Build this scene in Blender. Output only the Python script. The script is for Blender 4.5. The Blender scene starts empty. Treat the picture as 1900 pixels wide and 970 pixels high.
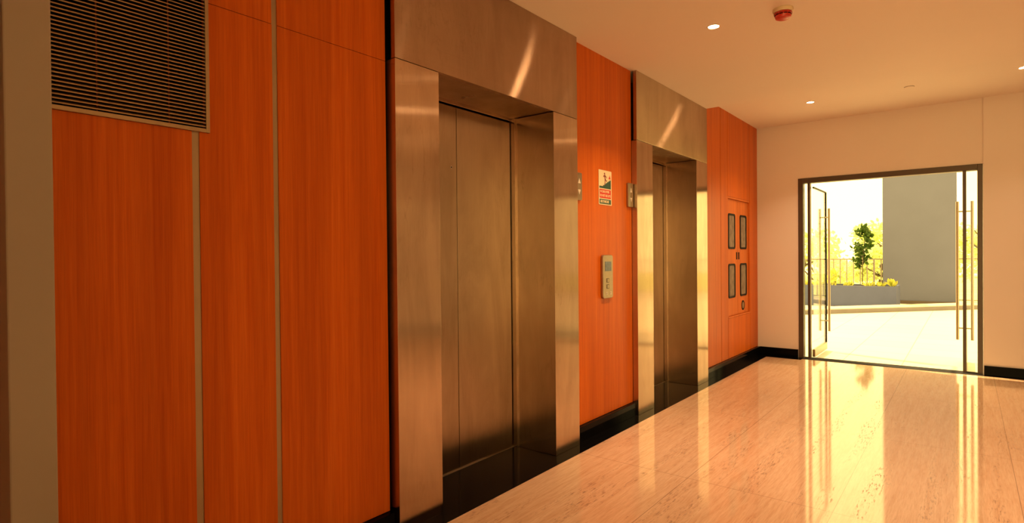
import bpy, bmesh, math, random
from mathutils import Vector, Matrix
random.seed(7)
PI = math.pi
S = bpy.context.scene
C = S.collection

# ---------------------------------------------------------------- camera
F_PX, YAW, PITCH, ROLL = 1069.65, math.radians(38.2806), math.radians(-0.51295), math.radians(-0.52404)
fw = Vector((-math.sin(YAW)*math.cos(PITCH), math.cos(YAW)*math.cos(PITCH), math.sin(PITCH)))
rt = Vector((math.cos(YAW), math.sin(YAW), 0)); up = rt.cross(fw)
rt2 = rt*math.cos(ROLL)+up*math.sin(ROLL); up2 = -rt*math.sin(ROLL)+up*math.cos(ROLL)
cd = bpy.data.cameras.new('camera'); cam = bpy.data.objects.new('camera', cd); C.objects.link(cam)
M3 = Matrix((rt2, up2, -fw)).transposed()
cam.matrix_world = Matrix.Translation((0, 0, 1.3)) @ M3.to_4x4()
cd.sensor_width = 36; cd.lens = 36*F_PX/1900; cd.clip_start = 0.02; cd.clip_end = 500
S.camera = cam

# ---------------------------------------------------------------- light
w = bpy.data.worlds.new('world'); S.world = w; w.use_nodes = True
bg = w.node_tree.nodes['Background']
bg.inputs[0].default_value = (1.0, 0.70, 0.25, 1); bg.inputs[1].default_value = 2.55
def lamp(name, kind, loc, direction, energy, color, **kw):
    d = bpy.data.lights.new(name, kind); d.energy = energy; d.color = color
    for k, v in kw.items(): setattr(d, k, v)
    o = bpy.data.objects.new(name, d); C.objects.link(o); o.location = loc
    o.rotation_euler = Vector(direction).to_track_quat('-Z', 'Y').to_euler()
    return o
SUN = lamp('sun', 'SUN', (0, 0, 20), (0.75, -0.22, -1.15), 5.5, (1.0, 0.69, 0.29), angle=math.radians(1.0))
# daylight openings of the lobby: right side and behind the camera (portals guide the sky light)
def portal(loc, direction, sx, sy):
    o = lamp('daylight_portal', 'AREA', loc, direction, 1, (1, 1, 1), shape='RECTANGLE', size=sx, size_y=sy)
    o.data.cycles.is_portal = True
    return o
S.view_settings.view_transform = 'Standard'; S.view_settings.look = 'None'
S.view_settings.gamma = 1; S.view_settings.use_curve_mapping = False
S.view_settings.exposure = 0.62

# ---------------------------------------------------------------- key dimensions (metres, from the photograph)
XS, XG, XW, XB = -2.095, -1.999, -2.143, -2.112
YE, ZL, ZC, ZC2, ZB = 7.879, 2.234, 2.796, 2.927, 0.102
YST = 5.900
XD = -2.442        # lift door plane
XR, YB = 3.4, -2.3 # right wall, back wall

# ---------------------------------------------------------------- materials
def mat(name):
    m = bpy.data.materials.new(name); m.use_nodes = True
    nt = m.node_tree; p = nt.nodes['Principled BSDF']
    return m, nt, p
def N(nt, kind, **kw):
    n = nt.nodes.new(kind)
    for k, v in kw.items():
        if k.startswith('i_'): n.inputs[k[2:].replace('_', ' ')].default_value = v
        else: setattr(n, k, v)
    return n
def setp(p, col=None, rough=None, metal=None, spec=None, **kw):
    if col is not None: p.inputs['Base Color'].default_value = (*col, 1)
    if rough is not None: p.inputs['Roughness'].default_value = rough
    if metal is not None: p.inputs['Metallic'].default_value = metal
    if spec is not None: p.inputs['Specular IOR Level'].default_value = spec
    for k, v in kw.items(): p.inputs[k.replace('_', ' ')].default_value = v
def coords(nt, scale=(1, 1, 1)):
    g = N(nt, 'ShaderNodeNewGeometry')
    m = N(nt, 'ShaderNodeMapping'); m.inputs['Scale'].default_value = scale
    nt.links.new(g.outputs['Position'], m.inputs['Vector'])
    return m.outputs['Vector']
def noise(nt, vec, scale=1, detail=4, rough=.5, dist=0):
    n = N(nt, 'ShaderNodeTexNoise'); n.inputs['Scale'].default_value = scale; n.inputs['Detail'].default_value = detail
    n.inputs['Roughness'].default_value = rough; n.inputs['Distortion'].default_value = dist
    nt.links.new(vec, n.inputs['Vector']); return n.outputs['Fac']
def ramp(nt, fac, stops):
    r = N(nt, 'ShaderNodeValToRGB'); e = r.color_ramp.elements
    while len(e) < len(stops): e.new(.5)
    for i, (pos, col) in enumerate(stops):
        e[i].position = pos; e[i].color = (*col, 1) if len(col) == 3 else col
    nt.links.new(fac, r.inputs['Fac']); return r.outputs['Color']
def mixc(nt, fac, a, b, mode='MIX'):
    m = N(nt, 'ShaderNodeMix', data_type='RGBA', blend_type=mode)
    for s, v in ((0, fac), (6, a), (7, b)):
        if isinstance(v, (int, float)): m.inputs[s].default_value = v
        elif isinstance(v, tuple): m.inputs[s].default_value = (*v, 1)
        else: nt.links.new(v, m.inputs[s])
    return m.outputs[2]
def math_(nt, op, a, b=None, c=None):
    m = N(nt, 'ShaderNodeMath', operation=op)
    for i, v in enumerate((a, b, c)):
        if v is None: continue
        if isinstance(v, (int, float)): m.inputs[i].default_value = v
        else: nt.links.new(v, m.inputs[i])
    return m.outputs[0]
def bump(nt, p, h, strength=.2, dist=.002):
    b = N(nt, 'ShaderNodeBump'); b.inputs['Strength'].default_value = strength; b.inputs['Distance'].default_value = dist
    nt.links.new(h, b.inputs['Height']); nt.links.new(b.outputs['Normal'], p.inputs['Normal'])

def plain(name, col, rough=.5, metal=0, var=.06, scale=6, **kw):
    m, nt, p = mat(name); setp(p, col, rough, metal, **kw)
    f = noise(nt, coords(nt), scale, 4)
    c = ramp(nt, f, [(.3, tuple(x*(1-var) for x in col)), (.7, tuple(min(1, x*(1+var)) for x in col))])
    nt.links.new(c, p.inputs['Base Color']); return m

def wood_mat(name, dark, mid, light):
    m, nt, p = mat(name); setp(p, rough=.38, spec=.15)
    f1 = noise(nt, coords(nt, (60, 60, 1.2)), 1, 6, .6, .3)
    f2 = noise(nt, coords(nt, (9, 9, .35)), 1, 3, .5, .6)
    f3 = noise(nt, coords(nt, (300, 300, 6)), 1, 3, .6)
    c = ramp(nt, f1, [(.25, dark), (.5, mid), (.78, light)])
    c2 = ramp(nt, f2, [(.3, (.78, .72, .66)), (.7, (1.0, 1.0, 1.0))])
    c3 = ramp(nt, f3, [(.35, (.86, .82, .78)), (.6, (1, 1, 1))])
    c = mixc(nt, 1.0, c, c2, 'MULTIPLY'); c = mixc(nt, .8, c, c3, 'MULTIPLY')
    nt.links.new(c, p.inputs['Base Color']); bump(nt, p, f3, .05, .001)
    return m
WOOD = wood_mat('orange_teak_laminate', (.57, .105, .004), (.67, .145, .008), (.75, .185, .016))
WOOD2 = wood_mat('orange_teak_doors', (.60, .15, .025), (.70, .19, .035), (.78, .23, .05))

def steel_mat(name, tang, col=(.64, .50, .385), a_long=.3, a_short=.02, brush=(1, 1, 1), smudge=.25, scratch=0):
    # brushed metal: the lobe is long across the brushing (along tang) and short along it
    m = bpy.data.materials.new(name); m.use_nodes = True; nt = m.node_tree
    nt.nodes.remove(nt.nodes['Principled BSDF']); out = nt.nodes['Material Output']
    g = N(nt, 'ShaderNodeBsdfAnisotropic'); a = math.sqrt(a_long*a_short); an = -(1-a_short/a); g.inputs['Anisotropy'].default_value = an
    v = N(nt, 'ShaderNodeCombineXYZ')
    for i in range(3): v.inputs[i].default_value = tang[i]
    nt.links.new(v.outputs[0], g.inputs['Tangent'])
    b = noise(nt, coords(nt, brush), 1, 3, .6)
    s = noise(nt, coords(nt, (1, 1, 1)), 2.6, 4, .55, .5)
    rr = math_(nt, 'MULTIPLY', math_(nt, 'MULTIPLY_ADD', s, smudge*2, 1-smudge), math.sqrt(a)); nt.links.new(rr, g.inputs['Roughness'])
    c = ramp(nt, s, [(.3, tuple(x*.92 for x in col)), (.7, tuple(min(1, x*1.04) for x in col))])
    c2 = ramp(nt, b, [(.3, (.92, .92, .92)), (.7, (1, 1, 1))])
    c = mixc(nt, 1, c, c2, 'MULTIPLY')
    st = noise(nt, coords(nt, (5, 5, 1.1)), 1, 6, .65, 1.0)   # cloudy wiping marks
    c = mixc(nt, 1, c, ramp(nt, st, [(.35, (.88, .86, .84)), (.62, (1.03, 1.02, 1.0))]), 'MULTIPLY')
    if scratch:   # faint curved scuffs
        q = noise(nt, coords(nt, (9, 9, 1.6)), 1, 5, .6, 2.2)
        band = ramp(nt, q, [(.485, (0, 0, 0)), (.5, (1, 1, 1)), (.515, (0, 0, 0))])
        low = noise(nt, coords(nt, (1, 1, 1)), 2.2, 2)
        k = math_(nt, 'MULTIPLY', band, ramp(nt, low, [(.52, (0, 0, 0)), (.66, (1, 1, 1))]))
        c = mixc(nt, math_(nt, 'MULTIPLY', k, scratch), c, (.30, .22, .15))
    nt.links.new(c, g.inputs['Color']); nt.links.new(g.outputs[0], out.inputs[0])
    return m
STEEL_H = steel_mat('brushed_steel_header', (.15, 0, 1), col=(.52, .395, .30), a_long=.20, a_short=.007, brush=(60, 3, 700), smudge=.08, scratch=.5)
STEEL_J = steel_mat('brushed_steel_jamb', (1, 1, 0), a_long=.12, a_short=.008, brush=(700, 700, 3), smudge=.12, scratch=.5)
STEEL_S = steel_mat('brushed_steel_soffit', (1, 0, 0), a_long=.2, a_short=.03, brush=(900, 3, 60), col=(.45, .35, .27), smudge=.05)
STEEL_D = steel_mat('brushed_steel_door', (0, 1, 0), a_long=.35, a_short=.035, brush=(700, 700, 3), col=(.52, .41, .31), smudge=.2, scratch=.3)
CHROME = plain('polished_steel', (.62, .57, .50), .16, 1.0, .03)
CHAMP = plain('champagne_aluminium', (.40, .31, .205), .38, .75, .05)
FRAME = plain('bronze_anodised_frame', (.105, .078, .058), .38, .35, .05)
PLATE = plain('brushed_plate', (.40, .32, .23), .36, .95, .05, 40)
DARK = plain('dark_cavity', (.006, .005, .004), .7)
BLACK = plain('black_rubber', (.012, .011, .010), .5, spec=.08)
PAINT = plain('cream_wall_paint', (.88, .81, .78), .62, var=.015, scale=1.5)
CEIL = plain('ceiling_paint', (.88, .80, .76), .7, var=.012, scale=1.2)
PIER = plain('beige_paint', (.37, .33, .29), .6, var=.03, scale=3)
RED = plain('red_plastic', (.55, .035, .02), .3)
CREAM = plain('cream_plastic', (.72, .58, .40), .4)
GLASSY = plain('smoked_glass', (.17, .15, .11), .12, 0, .25, 14, spec=.6)
LCD = plain('display_window', (.12, .17, .20), .2, 0, .3, 60)

def granite():
    m, nt, p = mat('black_granite'); setp(p, (.006, .006, .007), .08, 0, .04)
    f = noise(nt, coords(nt), 320, 3, .7)
    c = ramp(nt, f, [(.55, (.003, .003, .0035)), (.85, (.015, .014, .014))]); nt.links.new(c, p.inputs['Base Color'])
    return m
GRANITE = granite()

def travertine():
    m, nt, p = mat('polished_travertine'); setp(p, rough=.07, spec=.85)
    # fine veins running along the length of the lobby
    v1 = noise(nt, coords(nt, (34, 2.2, 1)), 1, 7, .62, .6)
    v2 = noise(nt, coords(nt, (140, 9, 1)), 1, 5, .65, .4)
    v3 = noise(nt, coords(nt, (1.3, .5, 1)), 1, 3)
    pit = noise(nt, coords(nt, (120, 16, 1)), 1, 4, .7)
    band = noise(nt, coords(nt, (11, .9, 1)), 1, 2, .5, .5)
    c = ramp(nt, v1, [(.25, (.74, .48, .32)), (.5, (.82, .58, .42)), (.75, (.89, .68, .51))])
    c = mixc(nt, .8, c, ramp(nt, v2, [(.3, (.80, .74, .68)), (.6, (1, 1, 1))]), 'MULTIPLY')
    c = mixc(nt, .7, c, ramp(nt, v3, [(.3, (.88, .84, .80)), (.7, (1, 1, 1))]), 'MULTIPLY')
    pm = math_(nt, 'MULTIPLY', ramp(nt, pit, [(.55, (0, 0, 0)), (.60, (1, 1, 1))]), ramp(nt, band, [(.53, (0, 0, 0)), (.60, (1, 1, 1))]))
    c = mixc(nt, math_(nt, 'MULTIPLY', pm, .8), c, (.22, .10, .05))
    # joints: 0.75 m wide, 1.505 m long slabs
    g = N(nt, 'ShaderNodeNewGeometry'); sx = N(nt, 'ShaderNodeSeparateXYZ'); nt.links.new(g.outputs['Position'], sx.inputs[0])
    def joint(out, off, per, wd):
        t = math_(nt, 'ADD', out, -off + per*40); t = math_(nt, 'MODULO', t, per)
        a = math_(nt, 'LESS_THAN', t, wd); b = math_(nt, 'GREATER_THAN', t, per-wd); return math_(nt, 'ADD', a, b)
    jx = joint(sx.outputs[0], -.532, .7475, .0018); jy = joint(sx.outputs[1], 4.757, 1.505, .0016)
    jl = math_(nt, 'MINIMUM', math_(nt, 'ADD', jx, jy), 1)
    c = mixc(nt, math_(nt, 'MULTIPLY', jl, .6), c, (.16, .08, .045))
    nt.links.new(c, p.inputs['Base Color'])
    rr = math_(nt, 'MULTIPLY_ADD', v3, .06, .035); rr = math_(nt, 'ADD', rr, math_(nt, 'MULTIPLY', pm, .3)); nt.links.new(rr, p.inputs['Roughness'])
    wv = noise(nt, coords(nt), 2.2, 2)
    bump(nt, p, wv, .25, .0006)
    return m
TRAV = travertine()

def glass_mat():
    m = bpy.data.materials.new('clear_glass'); m.use_nodes = True; nt = m.node_tree
    nt.nodes.remove(nt.nodes['Principled BSDF']); out = nt.nodes['Material Output']
    t = N(nt, 'ShaderNodeBsdfTransparent'); t.inputs[0].default_value = (.96, .98, .965, 1)
    g = N(nt, 'ShaderNodeBsdfGlossy'); g.inputs['Roughness'].default_value = .02; g.inputs[0].default_value = (.9, .9, .9, 1)
    lw_ = N(nt, 'ShaderNodeLayerWeight'); fr = N(nt, 'ShaderNodeMath', operation='MULTIPLY_ADD'); nt.links.new(math_(nt, 'POWER', lw_.outputs['Facing'], 5.0), fr.inputs[0]); fr.inputs[1].default_value = .6; fr.inputs[2].default_value = .025
    mx = N(nt, 'ShaderNodeMixShader'); nt.links.new(fr.outputs[0], mx.inputs[0]); nt.links.new(t.outputs[0], mx.inputs[1]); nt.links.new(g.outputs[0], mx.inputs[2])
    nt.links.new(mx.outputs[0], out.inputs[0]); return m
GLASS = glass_mat()
def emit(name, col, s):
    m, nt, p = mat(name); setp(p, (.8, .8, .8)); p.inputs['Emission Color'].default_value = (*col, 1); p.inputs['Emission Strength'].default_value = s
    return m
LAMP = emit('lit_diffuser', (1, .58, .27), 60)
# outside
PAVE = None
def pave():
    m, nt, p = mat('pale_paving'); setp(p, rough=.55)
    b = N(nt, 'ShaderNodeTexBrick'); b.offset = 0; b.inputs['Scale'].default_value = 1
    b.inputs['Color1'].default_value = (.66, .62, .56, 1); b.inputs['Color2'].default_value = (.62, .58, .52, 1); b.inputs['Mortar'].default_value = (.42, .38, .32, 1)
    b.inputs['Mortar Size'].default_value = .006; b.inputs['Brick Width'].default_value = .6; b.inputs['Row Height'].default_value = .6
    nt.links.new(coords(nt), b.inputs['Vector']); nt.links.new(b.outputs['Color'], p.inputs['Base Color']); return m
PAVE = pave()
GREYW = plain('grey_render', (.112, .124, .185), .8, var=.03, scale=2)
GREYP = plain('grey_planter_paint', (.072, .09, .18), .7, var=.03)
KERB_SHADED = plain('stone_kerb_shaded_face', (.17, .15, .145), .6); KERB_LIT = plain('stone_kerb_sunlit_top', (.52, .47, .42), .6)  # one kerb, its shaded face and sunlit top put into two colours
HANDLE = plain('satin_steel_handle', (.34, .28, .21), .28, 1.0, .03)
SOIL = plain('soil', (.08, .055, .035), .9, var=.3, scale=30)
RAIL = plain('painted_railing', (.26, .22, .19), .5)
def leafm(name, a, b):
    m, nt, p = mat(name); setp(p, rough=.5, spec=.3)
    f = noise(nt, coords(nt), 9, 3); nt.links.new(ramp(nt, f, [(.35, a), (.65, b)]), p.inputs['Base Color'])
    t = N(nt, 'ShaderNodeBsdfTranslucent'); t.inputs[0].default_value = (*b, 1)
    mx = N(nt, 'ShaderNodeMixShader'); mx.inputs[0].default_value = .35; out = nt.nodes['Material Output']
    nt.links.new(p.outputs[0], mx.inputs[1]); nt.links.new(t.outputs[0], mx.inputs[2]); nt.links.new(mx.outputs[0], out.inputs[0]); return m
LEAF_D = leafm('dark_green_leaves', (.025, .07, .008), (.06, .12, .015))
LEAF_Y = leafm('yellow_green_leaves', (.42, .48, .08), (.62, .62, .12))
LEAF_F = leafm('pale_tree_foliage', (.50, .60, .20), (.82, .86, .52))
BARK = plain('bark', (.10, .07, .05), .8)
GRASS = plain('grass_ground', (.5, .52, .26), .9, var=.15, scale=.6)

# ---------------------------------------------------------------- mesh helpers
class MB:
    def __init__(s): s.b = bmesh.new()
    def box(s, x0, x1, y0, y1, z0, z1):
        vs = [s.b.verts.new(p) for p in ((x0,y0,z0),(x1,y0,z0),(x1,y1,z0),(x0,y1,z0),(x0,y0,z1),(x1,y0,z1),(x1,y1,z1),(x0,y1,z1))]
        for f in ((0,3,2,1),(4,5,6,7),(0,1,5,4),(1,2,6,5),(2,3,7,6),(3,0,4,7)): s.b.faces.new([vs[i] for i in f])
        return s
    def tube(s, p, q, r, r2=None, n=16, caps=True):
        p, q = Vector(p), Vector(q); d = (q-p).normalized(); r2 = r if r2 is None else r2
        a = d.orthogonal().normalized(); b = d.cross(a)
        A = [s.b.verts.new(p+(a*math.cos(t)+b*math.sin(t))*r) for t in (2*PI*i/n for i in range(n))]
        B = [s.b.verts.new(q+(a*math.cos(t)+b*math.sin(t))*r2) for t in (2*PI*i/n for i in range(n))]
        for i in range(n):
            j = (i+1) % n; s.b.faces.new((A[i], A[j], B[j], B[i]))
        if caps: s.b.faces.new(A[::-1]); s.b.faces.new(B)
        return s
    def lathe(s, c, prof, n=40):
        # revolve (radius, z) profile about a vertical axis through c
        rings = []
        for r, z in prof:
            if r < 1e-6: rings.append([s.b.verts.new((c[0], c[1], c[2]+z))])
            else: rings.append([s.b.verts.new((c[0]+r*math.cos(2*PI*i/n), c[1]+r*math.sin(2*PI*i/n), c[2]+z)) for i in range(n)])
        for R0, R1 in zip(rings, rings[1:]):
            for i in range(n):
                j = (i+1) % n
                f = [R0[i % len(R0)], R0[j % len(R0)], R1[j % len(R1)], R1[i % len(R1)]]
                g = []
                for v in f:
                    if v not in g: g.append(v)
                if len(g) > 2:
                    try: s.b.faces.new(g)
                    except ValueError: pass
        return s
    def prism_x(s, pts, x0, x1, hole=None):
        # polygon given as (y, z), extruded from x0 to x1; with hole: ring between two loops of equal length
        if hole is None:
            A = [s.b.verts.new((x0, y, z)) for y, z in pts]; B = [s.b.verts.new((x1, y, z)) for y, z in pts]
            s.b.faces.new(A[::-1]); s.b.faces.new(B); n = len(pts)
            for i in range(n): j = (i+1) % n; s.b.faces.new((A[i], A[j], B[j], B[i]))
        else:
            L = [[s.b.verts.new((x, y, z)) for y, z in P] for P in (pts, hole) for x in (x0, x1)]
            n = len(pts); oA, oB, iA, iB = L
            for i in range(n):
                j = (i+1) % n
                s.b.faces.new((oA[i], oA[j], oB[j], oB[i])); s.b.faces.new((iA[j], iA[i], iB[i], iB[j]))
                s.b.faces.new((oB[i], oB[j], iB[j], iB[i])); s.b.faces.new((oA[j], oA[i], iA[i], iA[j]))
        return s
    def build(s, name, m, parent=None, bevel=0, smooth=False, seg=2):
        bmesh.ops.recalc_face_normals(s.b, faces=s.b.faces)
        me = bpy.data.meshes.new(name); s.b.to_mesh(me); s.b.free(); me.materials.append(m)
        o = bpy.data.objects.new(name, me); C.objects.link(o)
        if parent is not None:
            o.parent = parent; o.matrix_parent_inverse = parent.matrix_world.inverted() if parent.type != 'EMPTY' else Matrix.Translation(-parent.location)
        if bevel:
            b = o.modifiers.new('bevel', 'BEVEL'); b.width = bevel; b.segments = seg; b.limit_method = 'ANGLE'
        if smooth:
            for p in me.polygons: p.use_smooth = True
            try: me.set_sharp_from_angle(angle=math.radians(35))
            except Exception: pass
        return o
def rrect(y0, y1, z0, z1, r, n=6):
    pts = []
    for cy, cz, a0 in ((y1-r, z1-r, 0), (y0+r, z1-r, PI/2), (y0+r, z0+r, PI), (y1-r, z0+r, 1.5*PI)):
        for i in range(n+1):
            a = a0+PI/2*i/n; pts.append((cy+r*math.cos(a), cz+r*math.sin(a)))
    return pts
def thing(name, label, cat, loc, group=None):
    o = bpy.data.objects.new(name, None); C.objects.link(o); o.location = loc; o.empty_display_size = .1
    o['label'] = label; o['category'] = cat
    if group: o['group'] = group
    return o
def tag(o, label, cat, group=None, kind=None):
    o['label'] = label; o['category'] = cat
    if group: o['group'] = group
    if kind: o['kind'] = kind
    return o
def struct(o, label=None):
    o['kind'] = 'structure'
    if label: o['label'] = label
    return o
def text_mesh(txt, size, m, parent, name='lettering', xscale=1.0, thick=.0004):
    cu = bpy.data.curves.new(name, 'FONT'); cu.body = txt; cu.size = size; cu.extrude = thick; cu.align_x = 'CENTER'; cu.align_y = 'CENTER'
    cu.offset = size*.03
    t = bpy.data.objects.new('tmp', cu); C.objects.link(t)
    dg = bpy.context.evaluated_depsgraph_get(); me = bpy.data.meshes.new_from_object(t.evaluated_get(dg))
    bpy.data.objects.remove(t); bpy.data.curves.remove(cu)
    me.materials.clear(); me.materials.append(m)
    o = bpy.data.objects.new(name, me); C.objects.link(o); o.parent = parent
    return o

# ================================================================ STRUCTURE
# ---- floor
struct(MB().box(XG, XR, YB, YE-.094, -.05, 0).build('floor', TRAV), 'polished travertine floor slabs')
struct(MB().box(-2.50, XG, YB, YE, -.05, 0).build('trim_1', GRANITE), 'black granite floor border along the lifts')
g = MB().box(XG, -1.60, YE-.162, YE, .0002, .0006)
g.box(XG, -1.60, YE-.094, YE, -.05, 0).box(.13, XR, YE-.094, YE, -.05, 0)
struct(g.build('trim_2', GRANITE), 'black granite floor border at the end wall')
# ---- ceiling (lower main field, raised strip beyond the step)
c = MB().box(-2.5, XR, YB, YST, ZC, ZC+.35).box(-2.5, XR, YST, YE, ZC2, ZC2+.22)
struct(c.build('ceiling', CEIL), 'painted plaster ceiling with a step')
# ---- end wall
ew = MB().box(-2.5, -1.655, YE, YE+.22, -.05, ZC2).box(-1.655, .136, YE, YE+.22, 2.236, ZC2).box(.136, XR, YE-.022, YE+.22, -.05, ZC2)
ew.box(-2.5, XR, YE+.02, YE+.22, ZC2, 6.5)
struct(ew.build('wall_end', PAINT), 'peach painted end wall round the glass doorway')
bb = MB().box(XB, -1.66, YE-.018, YE, 0, ZB).build('baseboard_end', GRANITE, bevel=.002); struct(bb)
bb = MB().box(.142, XR, YE-.042, YE-.022, 0, ZB).build('baseboard_end_right', GRANITE, bevel=.002); struct(bb)
# ---- right wall with a wide daylight opening, back wall with an opening
rw = MB().box(XR, XR+.2, YB, YE, -.05, ZC2)
struct(rw.build('wall_right', PAINT))
bw = MB().box(-2.5, -2.3, YB-.2, YB, -.05, ZC2).box(3.38, XR+.2, YB-.2, YB, -.05, ZC2).box(-2.3, 3.38, YB-.2, YB, 2.79, ZC2)
struct(bw.build('wall_back', PAINT))
struct(MB().box(-2.5, -.12, -.45, -.30, 0, ZC).build('light_block_wall', PAINT), 'unseen partition added to keep daylight off the near timber wall')  # added out of view: blocks the back daylight so the near timber stays dark
portal((.54, YB-.1, 1.39), (0, 1, 0), 5.66, 2.78)
portal((-.76, YE+.12, 1.11), (0, -1, 0), 1.7, 2.2)

# ---- left wall: backing, timber panels, metal strips
lw = MB().box(-2.62, -2.50, YB, YE, -.05, ZC2)
for y0, y1 in ((YB, .18), (.97, 1.77), (3.40, 4.29), (5.92, 6.68), (7.55, YE)): lw.box(-2.50, -2.166, y0, y1, 0, ZC2)
lw.box(-2.50, -2.166, .18, .97, 0, 1.74).box(-2.50, -2.166, .18, .97, 2.40, ZC2)
lw.box(-2.50, -2.20, 6.68, 7.55, 0, ZC2)
LW = struct(lw.build('wall_left', DARK), 'timber clad lift wall')
def panel(y0, y1, z0, z1, x0=-2.165, x1=XW): return MB().box(x0, x1, y0, y1, z0, z1).build('wood_panel', WOOD, LW, bevel=.0012)
panel(YB, .9015, ZB+.002, 1.752); panel(YB, .209, 1.7545, ZC)
MB().prism_x([(.9265, ZB+.002), (1.2045, ZB+.002), (1.2045, 2.2195), (.9495, 2.2195), (.9495, 1.7545), (.9265, 1.7545)], -2.165, XW).build('wood_panel', WOOD, LW); panel(.211, 1.2045, 2.3505, ZC); panel(.9495, 1.2045, 2.222, 2.349)
panel(1.2265, 1.768, ZB+.002, 2.2205); panel(1.2265, 1.768, 2.2225, ZC)
panel(3.392, 4.292, ZB+.002, ZC)
panel(5.91, 6.4585, ZB+.002, ZC2); panel(6.4665, 6.700, ZB+.002, ZC2)
panel(6.7065, 7.541, 1.967, ZC2, -2.165); panel(6.7065, 7.541, ZB+.002, .563, -2.165); panel(7.547, YE, ZB+.002, ZC2)
for y0, y1, z1 in ((.9015, .9265, 1.752), (1.2045, 1.2265, ZC), (6.4585, 6.4665, ZC2), (6.700, 6.7065, ZC2), (7.541, 7.547, ZC2)):
    if y0 in (6.700, 7.541):
        MB().box(-2.166, XW-.004, y0, y1, ZB, .563).build('metal_strip', CHAMP, LW); MB().box(-2.166, XW-.004, y0, y1, 1.967, z1).build('metal_strip', CHAMP, LW)
    else: MB().box(-2.166, XW-.004, y0, y1, ZB, z1).build('metal_strip', CHAMP, LW)
bl = MB()
for y0, y1 in ((YB, 1.77), (3.392, 4.296), (5.91, YE-.018)): bl.box(-2.166, XB, y0, y1, 0, ZB)
struct(bl.build('baseboard_left', GRANITE, bevel=.0015), 'black granite baseboard')
# ---- beige pier at the left edge of the picture
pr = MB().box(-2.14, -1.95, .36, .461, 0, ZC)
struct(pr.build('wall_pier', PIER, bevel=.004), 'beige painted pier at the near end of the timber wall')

# ================================================================ LIFTS
def lift(y0, a, b, y1, label):
    t = thing('elevator', label, 'elevator', (XS, (a+b)/2, 0))
    for p, q in ((y0, a), (b, y1)):
        MB().box(-2.455, XS, p, q, 0.0005, ZL-.0015).build('jamb', STEEL_J, t, bevel=.0015)
    MB().box(-2.125, XS, y0, y1, ZL+.0015, ZC-.001).build('header', STEEL_H, t, bevel=.0015)
    MB().box(-2.455, -2.126, a-.01, b+.01, ZL+.002, ZC-.001).build('soffit', STEEL_S, t)
    fr = MB().box(-2.52, -2.405, b-.0125, b-.0005, .0005, ZL+.004).box(-2.52, -2.405, a+.0005, a+.0125, .0005, ZL+.004).box(-2.52, -2.418, a, b, ZL-.02, ZL+.0035)
    fr.build('door_frame', STEEL_J, t, bevel=.001)
    mid = (a+b)/2-.027
    for p, q in ((a+.02, mid-.0022), (mid+.0022, b-.020)):
        MB().box(XD-.03, XD, p, q, .008, ZL-.026).build('door_panel', STEEL_D, t, bevel=.002)
    MB().box(XD-.045, XD-.034, a, b, 0, ZL).build('shaft_shadow_gap', DARK, t)
    MB().box(XD-.032, XD+.010, a+.012, b-.012, .0003, .005).build('sill', CHAMP, t)
    k = MB(); k.tube((XD, mid-.05, 1.84), (XD+.003, mid-.05, 1.84), .011, n=24); k.build('keyhole', CHROME, t, smooth=True)
    MB().tube((XD+.003, mid-.05, 1.84), (XD+.0036, mid-.05, 1.84), .0045, n=16).build('keyhole_slot', BLACK, t)
    return t
lift(1.786, 2.070, 3.102, 3.390, 'nearer brushed steel lift with closed doors, large in the middle of the photo')
lift(4.298, 4.595, 5.612, 5.905, 'farther brushed steel lift, beyond the fire sign, its jambs mirroring the bright doorway')

# ================================================================ GLASS DOORWAY
FY0, FY1 = YE-.012, YE+.09
D1 = thing('door_1', 'bronze framed glass doorway in the end wall', 'doorway', (-.76, YE, 0)); D1['kind'] = 'structure'; del D1['category']
f = MB().box(-1.653, -1.597, FY0, FY1, 0, 2.233).box(.088, .133, FY0, FY1, 0, 2.233).box(-1.597, .088, FY0, FY1, 2.172, 2.233)
f.build('door_frame', FRAME, D1, bevel=.003)
MB().box(-1.549, -1.519, FY0+.01, FY1-.02, 0, 2.172).build('mullion', FRAME, D1, bevel=.002)
MB().box(-.036, -.004, FY0+.01, FY1-.02, 0, 2.172).build('mullion', FRAME, D1, bevel=.002)
MB().box(-1.597, -1.549, YE+.03, YE+.038, .0, 2.172).build('side_pane', GLASS, D1)
MB().box(-.004, .088, YE+.03, YE+.038, .0, 2.172).build('side_pane', GLASS, D1)
MB().box(-1.60, .13, YE-.094, YE+.11, -.05, .002).build('threshold', plain('grey_threshold', (.05, .05, .055), .9, spec=0.0), D1)
def leaf(name, x, label, hx, tilt=0):
    t = thing(name, label, 'door', (x, YE+.06, 0)); del t['category']; t['kind'] = 'structure'
    y0, y1 = YE+.075, YE+.855
    MB().box(x-.006, x+.006, y0, y1, .105, 2.115).build('glass_pane', GLASS, t)
    MB().box(x-.016, x+.016, y0, y1, .012, .105).build('bottom_rail', PLATE, t, bevel=.002)
    MB().box(x-.008, x+.010, y0, y1, 2.112, 2.130).build('top_rail', BLACK, t)
    MB().box(x-.015, x+.015, y1, y1+.012, .012, 2.124).build('edge_trim', BLACK, t)
    for s, off in ((1, hx[0]), (-1, hx[1])):
        h = MB(); X = x+s*off; Y = YE+.78
        h.tube((X, Y, .262), (X, Y, 1.90), .0155, n=20)
        for z in (.40, 1.782): h.tube((x+s*.006, Y, z), (X, Y, z), .008, n=14)
        h.build('handle', HANDLE, t, smooth=True)
    return t
leaf('door_2', -1.500, 'left glass door leaf swung open outward', (.055, .055))
leaf('door_3', -.020, 'right glass door leaf swung open, seen edge on', (.069, .069))

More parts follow.
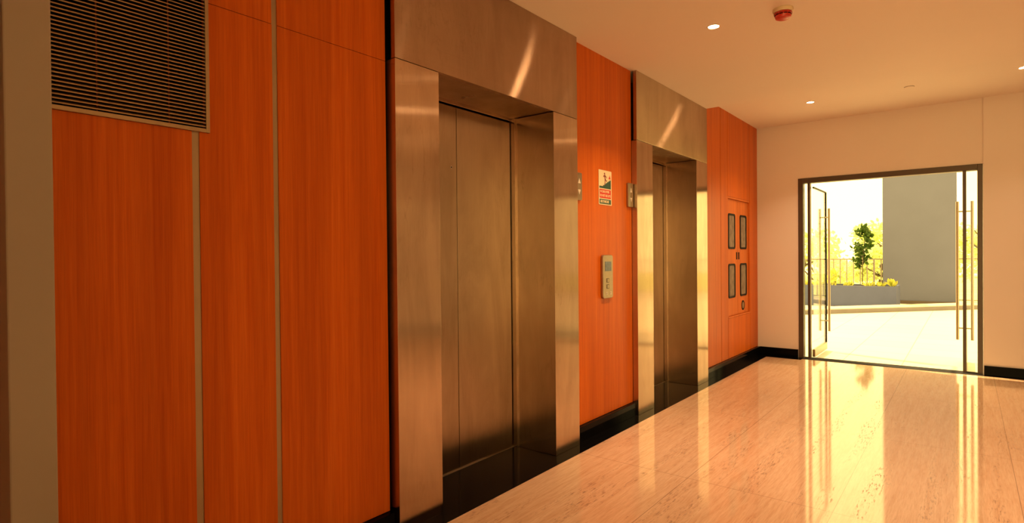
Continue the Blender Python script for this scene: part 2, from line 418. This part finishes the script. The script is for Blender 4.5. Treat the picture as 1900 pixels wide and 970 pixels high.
# ================================================================ VENT GRILLE
V = thing('air_vent', 'large louvred air grille with brown metal frame, high on the timber wall', 'vent', (XW, .57, 1.75))
vy0, vy1, vz0, vz1, fwd = .20, .960, 1.752, 2.36, .013
vf = MB().box(XW-.004, XW+.010, vy1-fwd, vy1, vz0, vz1).box(XW-.004, XW+.010, vy0, vy0+fwd, vz0, vz1)
vf.box(XW-.004, XW+.010, vy0+fwd, vy1-fwd, vz0, vz0+fwd+.001).box(XW-.004, XW+.010, vy0+fwd, vy1-fwd, vz1-fwd, vz1)
vf.build('frame', CHAMP, V, bevel=.0015)
sl = MB(); z = vz0+fwd+.008
while z < vz1-fwd-.006:
    p = [(XW+.006, z-.0016), (XW+.006, z+.0022), (XW-.030, z+.016), (XW-.030, z+.0145)]
    A = [sl.b.verts.new((x, vy0+fwd, zz)) for x, zz in p]; B = [sl.b.verts.new((x, vy1-fwd, zz)) for x, zz in p]
    sl.b.faces.new(A); sl.b.faces.new(B[::-1])
    for i in range(4): j = (i+1) % 4; sl.b.faces.new((A[i], B[i], B[j], A[j]))
    z += .01285
sl.build('louvre_slats', plain('brown_slats', (.40, .29, .18), .45, .4), V)
for yy in (.625, .835):
    MB().tube((XW-.0175, yy, vz0+fwd), (XW-.0175, yy, vz1-fwd), .0022, n=8).build('support_rod', plain('copper_rod', (.40, .10, .03), .5, .3), V)
MB().box(-2.40, -2.39, vy0-.01, vy1-.006, vz0, vz1).box(-2.39, -2.21, vy0, vy1-.02, vz0+.0, vz0+.004).build('duct_back', DARK, V)

# ================================================================ WALL FITTINGS
# fire sign
SG = thing('fire_sign', 'fire safety sign with running figure on stairs and red and green text bands', 'sign', (XW, 3.855, 1.81))
WHITE_S = plain('sign_cream', (.85, .72, .45), .5, var=.02); RED_S = plain('sign_red', (.60, .03, .015), .5, var=.02); GRN_S = plain('sign_green', (.012, .075, .05), .5, var=.02); FIG = plain('figure_dark_red', (.20, .02, .012), .5, var=.02)
sy0, sy1, sz0, sz1 = 3.757, 3.953, 1.680, 1.940
MB().prism_x(rrect(sy0, sy1, sz0, sz1, .006), XW+.0002, XW+.003).build('sign_board', WHITE_S, SG)
x1, x2 = XW+.003, XW+.0036
MB().prism_x([(sy0+.010, 1.730), (sy1-.012, 1.730), (sy1-.012, 1.797), (sy0+.010, 1.797)], x1, x2).build('red_band', RED_S, SG)
MB().prism_x([(sy0+.010, 1.687), (sy1-.012, 1.687), (sy1-.012, 1.723), (sy0+.010, 1.723)], x1, x2).build('green_band', GRN_S, SG)
st = [(sy0+.010, 1.804), (sy1-.012, 1.804), (sy1-.012, 1.873)]
n = 6; yb0, yb1 = sy0+.065, sy1-.012; cy = yb1; cz = 1.873
dy = (yb1-yb0)/n; dz = (1.873-1.820)/n
for i in range(n):
    cy -= dy; st.append((cy, cz)); cz -= dz; st.append((cy, cz))
st += [(sy0+.010, cz)]
MB().prism_x(st, x1, x2).build('stair_picture', GRN_S, SG)
fg = MB()
def limb(p, q, w0, w1=None):
    w1 = w1 or w0; p, q = Vector(p), Vector(q); d = (q-p).normalized(); nn = Vector((-d.y, d.x))
    fg.prism_x([tuple(p-nn*w0), tuple(q-nn*w1), tuple(q+nn*w1), tuple(p+nn*w0)], x1, x2+.0001*random.random())
cyf = sy0+.090
fg.prism_x([(cyf-.002+.0085*math.cos(t), 1.915+.008*math.sin(t)) for t in (2*PI*i/14 for i in range(14))], x1, x2)
limb((cyf, 1.906), (cyf+.006, 1.876), .0085, .006)
limb((cyf, 1.902), (cyf-.018, 1.890), .0035); limb((cyf-.018, 1.890), (cyf-.012, 1.903), .003)
limb((cyf+.003, 1.902), (cyf+.022, 1.893), .0035); limb((cyf+.022, 1.893), (cyf+.032, 1.883), .003)
limb((cyf+.005, 1.878), (cyf+.004, 1.852), .005, .0045); limb((cyf+.004, 1.852), (cyf-.002, 1.828), .0042)
limb((cyf+.007, 1.878), (cyf+.022, 1.862), .005, .0045); limb((cyf+.022, 1.862), (cyf+.036, 1.862), .004)
fg.build('running_figure', FIG, SG)
MB().prism_x([(sy1-.047, 1.880), (sy1-.014, 1.880), (sy1-.018, 1.889), (sy1-.022, 1.896), (sy1-.026, 1.914), (sy1-.032, 1.900), (sy1-.042, 1.892)], x1, x2).build('flame', RED_S, SG)
def wall_text(txt, y, z, size, wid):
    o = text_mesh(txt, size, WHITE_S, SG)
    me = o.data; xs = [v.co.x for v in me.vertices]; s = wid/(max(xs)-min(xs)); cx0 = (max(xs)+min(xs))/2
    for v in me.vertices:
        a, b, c2 = v.co; v.co = (c2+.0003, (a-cx0)*s, b)
    o.location = Vector((x2+.0002, y, z))-SG.location
    return o
wall_text('IN CASE OF FIRE', (sy0+sy1)/2-.008, 1.779, .024, .135)
wall_text('DO NOT USE LIFTS', (sy0+sy1)/2-.001, 1.749, .024, .160)
wall_text('USE STAIRCASE', (sy0+sy1)/2-.012, 1.705, .026, .130)

# call panel
CP = thing('call_panel', 'tall steel lift call panel with small display, between the two lifts', 'control panel', (XW, 3.857, 1.14))
MB().prism_x(rrect(3.779, 3.936, .978, 1.304, .022), XW+.0004, XW+.020).build('face_plate', PLATE, CP, bevel=.004)
MB().box(XW+.020, XW+.0212, 3.812, 3.908, 1.182, 1.254).build('display', LCD, CP)
for z0 in (1.095, 1.050):
    MB().prism_x(rrect(3.835, 3.872, z0, z0+.034, .004), XW+.0198, XW+.0215, hole=rrect(3.840, 3.867, z0+.005, z0+.029, .002)).build('button_ring', FRAME, CP)
    MB().prism_x(rrect(3.8415, 3.8655, z0+.0065, z0+.0275, .002), XW+.0198, XW+.0225).build('button', PLATE, CP)
ARR = plain('pale_mark', (.8, .74, .62), .4)
for yy in (3.835, 3.895): MB().prism_x(rrect(yy-.009, yy+.009, 1.006, 1.027, .002), XW+.0198, XW+.0215, hole=rrect(yy-.004, yy+.004, 1.010, 1.023, .001)).build('key_mark', ARR, CP)

def indicator(y0, y1, label):
    t = thing('direction_indicator', label, 'indicator', (XW, (y0+y1)/2, 1.785))
    MB().prism_x(rrect(y0, y1, 1.688, 1.881, .012), XW+.0004, XW+.020).build('housing', PLATE, t, bevel=.004)
    c = (y0+y1)/2+.004
    MB().prism_x([(c-.017, 1.806), (c+.017, 1.806), (c, 1.842)], XW+.0198, XW+.0212).build('up_arrow', ARR, t)
    MB().prism_x([(c-.017, 1.762), (c+.017, 1.762), (c, 1.726)], XW+.0198, XW+.0212).build('down_arrow', ARR, t)
indicator(4.200, 4.287, 'small steel plate with up and down arrows right of the fire sign')
indicator(3.408, 3.496, 'arrow plate half hidden behind the right jamb of the nearer lift')

# fire hose cabinet
CB = thing('fire_cabinet', 'recessed wooden double door cabinet with four black rimmed slots, past the farther lift', 'cabinet', (XW, 7.12, .565))
cf = MB(); cf.box(-2.196, -2.190, 6.70, 7.545, .565, 1.966)
cf.build('back_panel', WOOD2, CB)
cf = MB(); cf.box(-2.19, XW-.001, 6.7015, 6.7065, .566, 1.965).box(-2.19, XW-.001, 7.535, 7.5405, .566, 1.965).box(-2.19, XW-.001, 6.7065, 7.535, 1.945, 1.965).box(-2.19, XW+.004, 6.702, 7.54, .566, .580)
cf.build('frame', WOOD2, CB, bevel=.001)
def cab_door(y0, y1, wy0, wy1, hy, keyplate):
    d = MB().box(-2.186, -2.164, y0, y1, .583, 1.942).build('door', WOOD2, CB, bevel=.002)
    for z0, z1 in ((1.362, 1.776), (.790, 1.190)):
        r = MB().prism_x(rrect(wy0, wy1, z0, z1, .035), -2.1638, -2.157, hole=rrect(wy0+.030, wy1-.030, z0+.022, z1-.022, .022)).build('slot_rim', BLACK, d)
        MB().prism_x(rrect(wy0+.030, wy1-.030, z0+.022, z1-.022, .022), -2.1638, -2.161).build('slot_glass', GLASSY, d)
    h = MB().prism_x(rrect(hy-.017, hy+.017, 1.238, 1.325, .004), -2.1638, -2.160).build('recessed_pull', BLACK, d)
    if keyplate:
        MB().prism_x(rrect(7.262, 7.368, .616, .735, .050), -2.1638, -2.159, hole=rrect(7.280, 7.350, .634, .717, .034)).build('key_rim', BLACK, d)
        MB().prism_x(rrect(7.280, 7.350, .634, .717, .034), -2.1638, -2.161).build('key_plate', CHAMP, d)
    return d
cab_door(6.710, 7.121, 6.765, 7.020, 7.082, False)
cab_door(7.125, 7.533, 7.205, 7.465, 7.160, True)

# ================================================================ CEILING FITTINGS
def downlight(x, y, z, label, P=8):
    t = thing('downlight', label, 'ceiling light', (x, y, z), 'recessed ceiling downlights')
    if label is None: del t['label']
    MB().lathe((x, y, z), [(.034, -.0005), (.041, -.0005), (.042, -.003), (.035, -.004), (.033, -.0015)]).build('trim_ring', CREAM, t, smooth=True)
    MB().lathe((x, y, z), [(0, -.0018), (.0335, -.0018), (.0335, -.0004), (0, -.0004)]).build('diffuser', LAMP, t)
    l = lamp('downlight_lamp', 'AREA', (x, y, z-.006), (0, 0, -1), P, (1, .63, .34), shape='DISK', size=.06)
    l.data.spread = math.radians(105); l.parent = t; l.matrix_parent_inverse = Matrix.Translation(-t.location)
downlight(-1.303, 3.809, ZC, 'round recessed downlight on the main ceiling, left of the red detector', 12)
downlight(-1.319, 6.873, ZC2, 'round recessed downlight on the ceiling strip above the left side of the doorway', 7)
downlight(.398, 6.82, ZC2, 'downlight cut by the right edge of the photo, on the far ceiling strip', 3)
downlight(.398, 3.81, ZC, 'downlight on the main ceiling outside the right edge of the photo', 6)
for x, y, z, P, a in ((2.1, 3.81, ZC, 5, 'unseen extra downlight added to brighten the right of the lobby'),):
    downlight(x, y, z, a, P)  # extra lamp out of view, added to raise the room light
SD = thing('smoke_detector', 'red smoke detector on a cream base, on the ceiling', 'smoke detector', (-.876, 3.815, ZC))
dx, dyy = -.880, 3.812
MB().lathe((dx, dyy, ZC), [(0, -.0005), (.058, -.0005), (.059, -.012), (.054, -.022), (.047, -.024), (0, -.024)]).build('base', CREAM, SD, smooth=True)
hd = MB().lathe((dx, dyy, ZC), [(0, -.024), (.050, -.024), (.051, -.034), (.046, -.036), (.044, -.038), (.044, -.041), (.047, -.043), (.043, -.056), (.034, -.061), (0, -.062)]).build('sensor_head', RED, SD, smooth=True)
vb = MB()
for i in range(12):
    a = 2*PI*i/12; r0, r1, w2 = .0435, .0478, .0085
    for z0, z1 in ((-.0405, -.0375), (-.0335, -.0315)):
        rr1 = r1+(.0035 if z0 > -.035 else 0); ca, sa = math.cos(a), math.sin(a); q = []
        for r, ww in ((r0, -w2), (rr1, -w2), (rr1, w2), (r0, w2)): q.append((dx+r*ca-ww*sa, dyy+r*sa+ww*ca))
        A = [vb.b.verts.new((px, py, ZC+z0)) for px, py in q]; B = [vb.b.verts.new((px, py, ZC+z1)) for px, py in q]
        vb.b.faces.new(A); vb.b.faces.new(B[::-1])
        for k in range(4): j = (k+1) % 4; vb.b.faces.new((A[k], B[k], B[j], A[j]))
vb.build('vent_slots', BLACK, SD)
SK = thing('sprinkler_cover', 'flat round ceiling cap on the far ceiling strip, above the doorway', 'sprinkler', (-.442, 6.877, ZC2))
MB().lathe((-.442, 6.877, ZC2), [(0, -.006), (.036, -.006), (.040, -.004), (.040, -.002), (0, -.002)]).build('cap', CEIL, SK, smooth=True)
MB().lathe((-.442, 6.877, ZC2), [(.0, -.0015), (.043, -.0015), (.043, -.0003), (0, -.0003)]).build('gap_ring', FRAME, SK, smooth=True)

# ================================================================ OUTSIDE
gr = MB().box(-14, 12, YE+.11, 19.2, -.35, -.012).box(XR+.001, 30, -14, YE+.11, -.35, -.012).box(-14, XR+.001, -14, YB, -.35, -.012)
struct(gr.build('ground_terrace', PAVE), 'pale terrace paving, sunlit')
struct(MB().box(-60, 60, 19.2, 120, -2.6, -2.5).build('ground_beyond', GRASS))
# diagonal kerb
k0, k1 = Vector((-2.311, 14.122)), Vector((-.205, 16.521)); kd = (k1-k0).normalized(); kn = Vector((-kd.y, kd.x))
if kn.y < 0: kn = -kn
A0, A1 = k0-kd*9, k0+kd*7.0
kb = MB(); pts = [A0, A1, A1+kn*.5, A0+kn*.5]
vA = [kb.b.verts.new((p.x, p.y, -.02)) for p in pts]; vB = [kb.b.verts.new((p.x, p.y, .078)) for p in pts]
kb.b.faces.new(vA[::-1]); kb.b.faces.new(vB)
for i in range(4): j = (i+1) % 4; kb.b.faces.new((vA[i], vA[j], vB[j], vB[i]))
KB = struct(kb.build('trim_3', KERB_SHADED), 'low stone kerb across the terrace')
kb = MB(); vA = [kb.b.verts.new((p.x, p.y, .078)) for p in pts]; vB = [kb.b.verts.new((p.x, p.y, .10)) for p in pts]
kb.b.faces.new(vA[::-1]); kb.b.faces.new(vB)
for i in range(4): j = (i+1) % 4; kb.b.faces.new((vA[i], vA[j], vB[j], vB[i]))
kb.build('sunlit_top', KERB_LIT, KB, bevel=.004)  # paler slab stands for sun on the kerb top
# grey wall block
struct(MB().box(-1.735, -.198, 17.9, 18.3, -.012, 9.0).build('wall_outside', GREYW), 'tall plain grey wall standing outside the doorway')
struct(MB().box(-1.735, -.198, 17.88, 17.9, -.012, .07).build('wall_foot_shadow', FRAME))  # shadow at the foot of the wall, put in as a dark strip
# planter
PL = thing('planter', 'long grey planter box outside, in front of the fence', 'planter', (-3.0, 16.5, 0))
PX0, PX1, PY0, PY1, PZ = -4.6, -1.303, 16.2, 17.2, .505
pb = MB().box(PX0, PX1, PY0, PY0+.05, -.012, PZ).box(PX0, PX1, PY1-.05, PY1, -.012, PZ).box(PX0, PX0+.05, PY0+.05, PY1-.05, -.012, PZ).box(PX1-.05, PX1, PY0+.05, PY1-.05, -.012, PZ)
pb.build('box', GREYP, PL, bevel=.006)
MB().box(PX0+.05, PX1-.05, PY0+.05, PY1-.05, .30, PZ-.04).build('soil', SOIL, PL)
# leaves
def leaf_quad(mb, p, d, nrm, L, W):
    d = d.normalized(); s = d.cross(nrm).normalized(); nrm = s.cross(d)
    pts = [p, p+d*L*.35+s*W*.5+nrm*L*.04, p+d*L*.75+s*W*.38, p+d*L-nrm*L*.10, p+d*L*.75-s*W*.38, p+d*L*.35-s*W*.5+nrm*L*.04]
    mid = mb.b.verts.new(p+d*L*.5-nrm*L*.06); vs = [mb.b.verts.new(q) for q in pts]
    for i in range(6): mb.b.faces.new((mid, vs[i], vs[(i+1) % 6]))
def rv(): 
    while True:
        v = Vector((random.uniform(-1, 1), random.uniform(-1, 1), random.uniform(-1, 1)))
        if .05 < v.length < 1: return v.normalized()
# young tree
YT = thing('young_tree', 'slim young tree with dark green leaves, growing in the grey planter', 'tree', (-2.026, 16.5, PZ-.04))
tr = MB(); path = [Vector((-2.026, 16.5, .40)), Vector((-2.02, 16.5, .95)), Vector((-2.00, 16.5, 1.40)), Vector((-1.935, 16.5, 1.86))]
for p, q, r0, r1 in zip(path, path[1:], (.013, .010, .007), (.010, .007, .003)): tr.tube(p, q, r0, r1, 8)
lf = MB()
def along(t):
    k = t*3; i = min(2, int(k)); return path[i].lerp(path[i+1], k-i)
for bi in range(34):
    t = .30+.70*bi/33; p = along(t); a = random.uniform(0, 2*PI); ln = (.24*(1-abs(t-.5)*1.1)+.05)*random.uniform(.55, 1.0)
    q = p+Vector((math.cos(a)*ln, math.sin(a)*ln, ln*random.uniform(.5, 1.1)))
    tr.tube(p, q, .004, .002, 6)
    for k in range(11):
        s = random.uniform(.45, 1.05); o = p.lerp(q, s)
        leaf_quad(lf, o, rv()+Vector((0, 0, .2)), rv(), random.uniform(.08, .13), random.uniform(.05, .08))
tr.build('trunk', BARK, YT, smooth=True); lf.build('foliage', LEAF_D, YT)
# low plants along the planter
pcs = [(-3.34, 0, 'low yellow green plant in the planter, seen through the narrow pane left of the doors'),
       (-3.00, 0, 'low yellow green plant in the planter, seen through the open left door leaf'),
       (-2.66, 1, 'tallest yellow green shrub of the planter row, right of the left door handle'),
       (-2.32, 0, 'low plant at the planter edge, next on the left of the young tree trunk'),
       (-1.86, 0, 'low plant at the planter edge, next on the right of the young tree trunk'),
       (-1.62, 0, 'low plant in the planter in front of the left edge of the grey wall'),
       (-1.40, 2, 'broad leaved yellow green plant at the right end of the planter')]
for i, (px, kind, lab) in enumerate(pcs):
    t = thing('low_plant', lab, 'plant', (px, 16.42, PZ-.04), 'low plants in the planter')
    m_ = MB(); stm = MB(); hgt = {0: .16, 1: .42, 2: .22}[kind]
    for j in range({0: 26, 1: 55, 2: 11}[kind]):
        b0 = Vector((px+random.uniform(-.08, .08)*(1 if kind != 2 else .4), 16.40+random.uniform(-.13, .18), PZ-.045))
        if kind == 1: b0.z += random.uniform(0, hgt*.8)
        L = random.uniform(.08, .15) if kind != 2 else random.uniform(.16, .22)
        d = Vector((random.uniform(-1, 1), random.uniform(-.9, .6), random.uniform(.4, 1.3)))
        leaf_quad(m_, b0+Vector((0, 0, .03)), d, rv(), L, L*.45)
    for j in range(4): stm.tube((px+j*.02-.03, 16.42, PZ-.045), (px+j*.05-.07, 16.42+j*.01, PZ-.045+hgt*.7), .005, .003, 6)
    m_.build('leaves', LEAF_Y, t); stm.build('stems', BARK, t)
# railing behind
def railing(x0, x1, y, label):
    t = thing('railing', label, 'railing', ((x0+x1)/2, y, 0))
    MB().box(x0, x1, y-.02, y+.02, 1.115, 1.145).build('top_rail', RAIL, t); MB().box(x0, x1, y-.015, y+.015, .06, .085).build('bottom_rail', RAIL, t)
    x = x0+.02; n = 0
    while x < x1:
        if n % 8 == 0: MB().box(x-.02, x+.02, y-.02, y+.02, -.012, 1.115).build('post', RAIL, t)
        else: MB().box(x-.013, x+.013, y-.006, y+.006, .085, 1.115).build('baluster', RAIL, t)
        x += .165; n += 1
railing(-6.0, -1.55, 18.75, 'thin metal railing behind the planter, left of the grey wall')
railing(-.40, 5.0, 18.75, 'thin metal railing outside, right of the grey wall')
# trees beyond
def tree(x, y, top, rad, label, nl=1500):
    t = thing('leafy_tree', label, 'tree', (x, y, -2.5), 'trees beyond the railing')
    zc = top-rad*.8; tk = MB().tube((x, y, -2.5), (x+.1, y, zc), .16, .07, 10)
    for i in range(6):
        a = i*1.05; tk.tube((x+.06, y, zc-.5), (x+math.cos(a)*rad*.7, y+math.sin(a)*rad*.7, zc+random.uniform(-.2, .6)*rad), .05, .02, 6)
    tk.build('trunk', BARK, t, smooth=True); f = MB()
    cl = [(Vector((x, y, zc))+Vector((rv().x*rad*.75, rv().y*rad*.75, rv().z*rad*.6)), rad*random.uniform(.28, .5)) for _ in range(11)]
    for i in range(nl):
        c0, r0 = random.choice(cl); p = c0+rv()*r0*random.uniform(.6, 1); leaf_quad(f, p, rv(), rv(), random.uniform(.14, .24), random.uniform(.09, .14))
    f.build('foliage', LEAF_F, t)
tree(-5.6, 27, 2.6, 1.7, 'leafy tree beyond the railing, seen at the left edge of the doorway')
tree(-2.6, 31, 2.9, 1.5, 'pale leafy tree beyond the railing, left of the young tree')
tree(-2.6, 25.5, 1.7, 1.0, 'low leafy tree beyond the railing, directly behind the young tree')
tree(-4.0, 23, 1.2, 1.0, 'smallest leafy tree close behind the railing, left of the young tree')
tree(.75, 30, 2.8, 1.5, 'leafy tree seen through the narrow pane right of the open doorway')
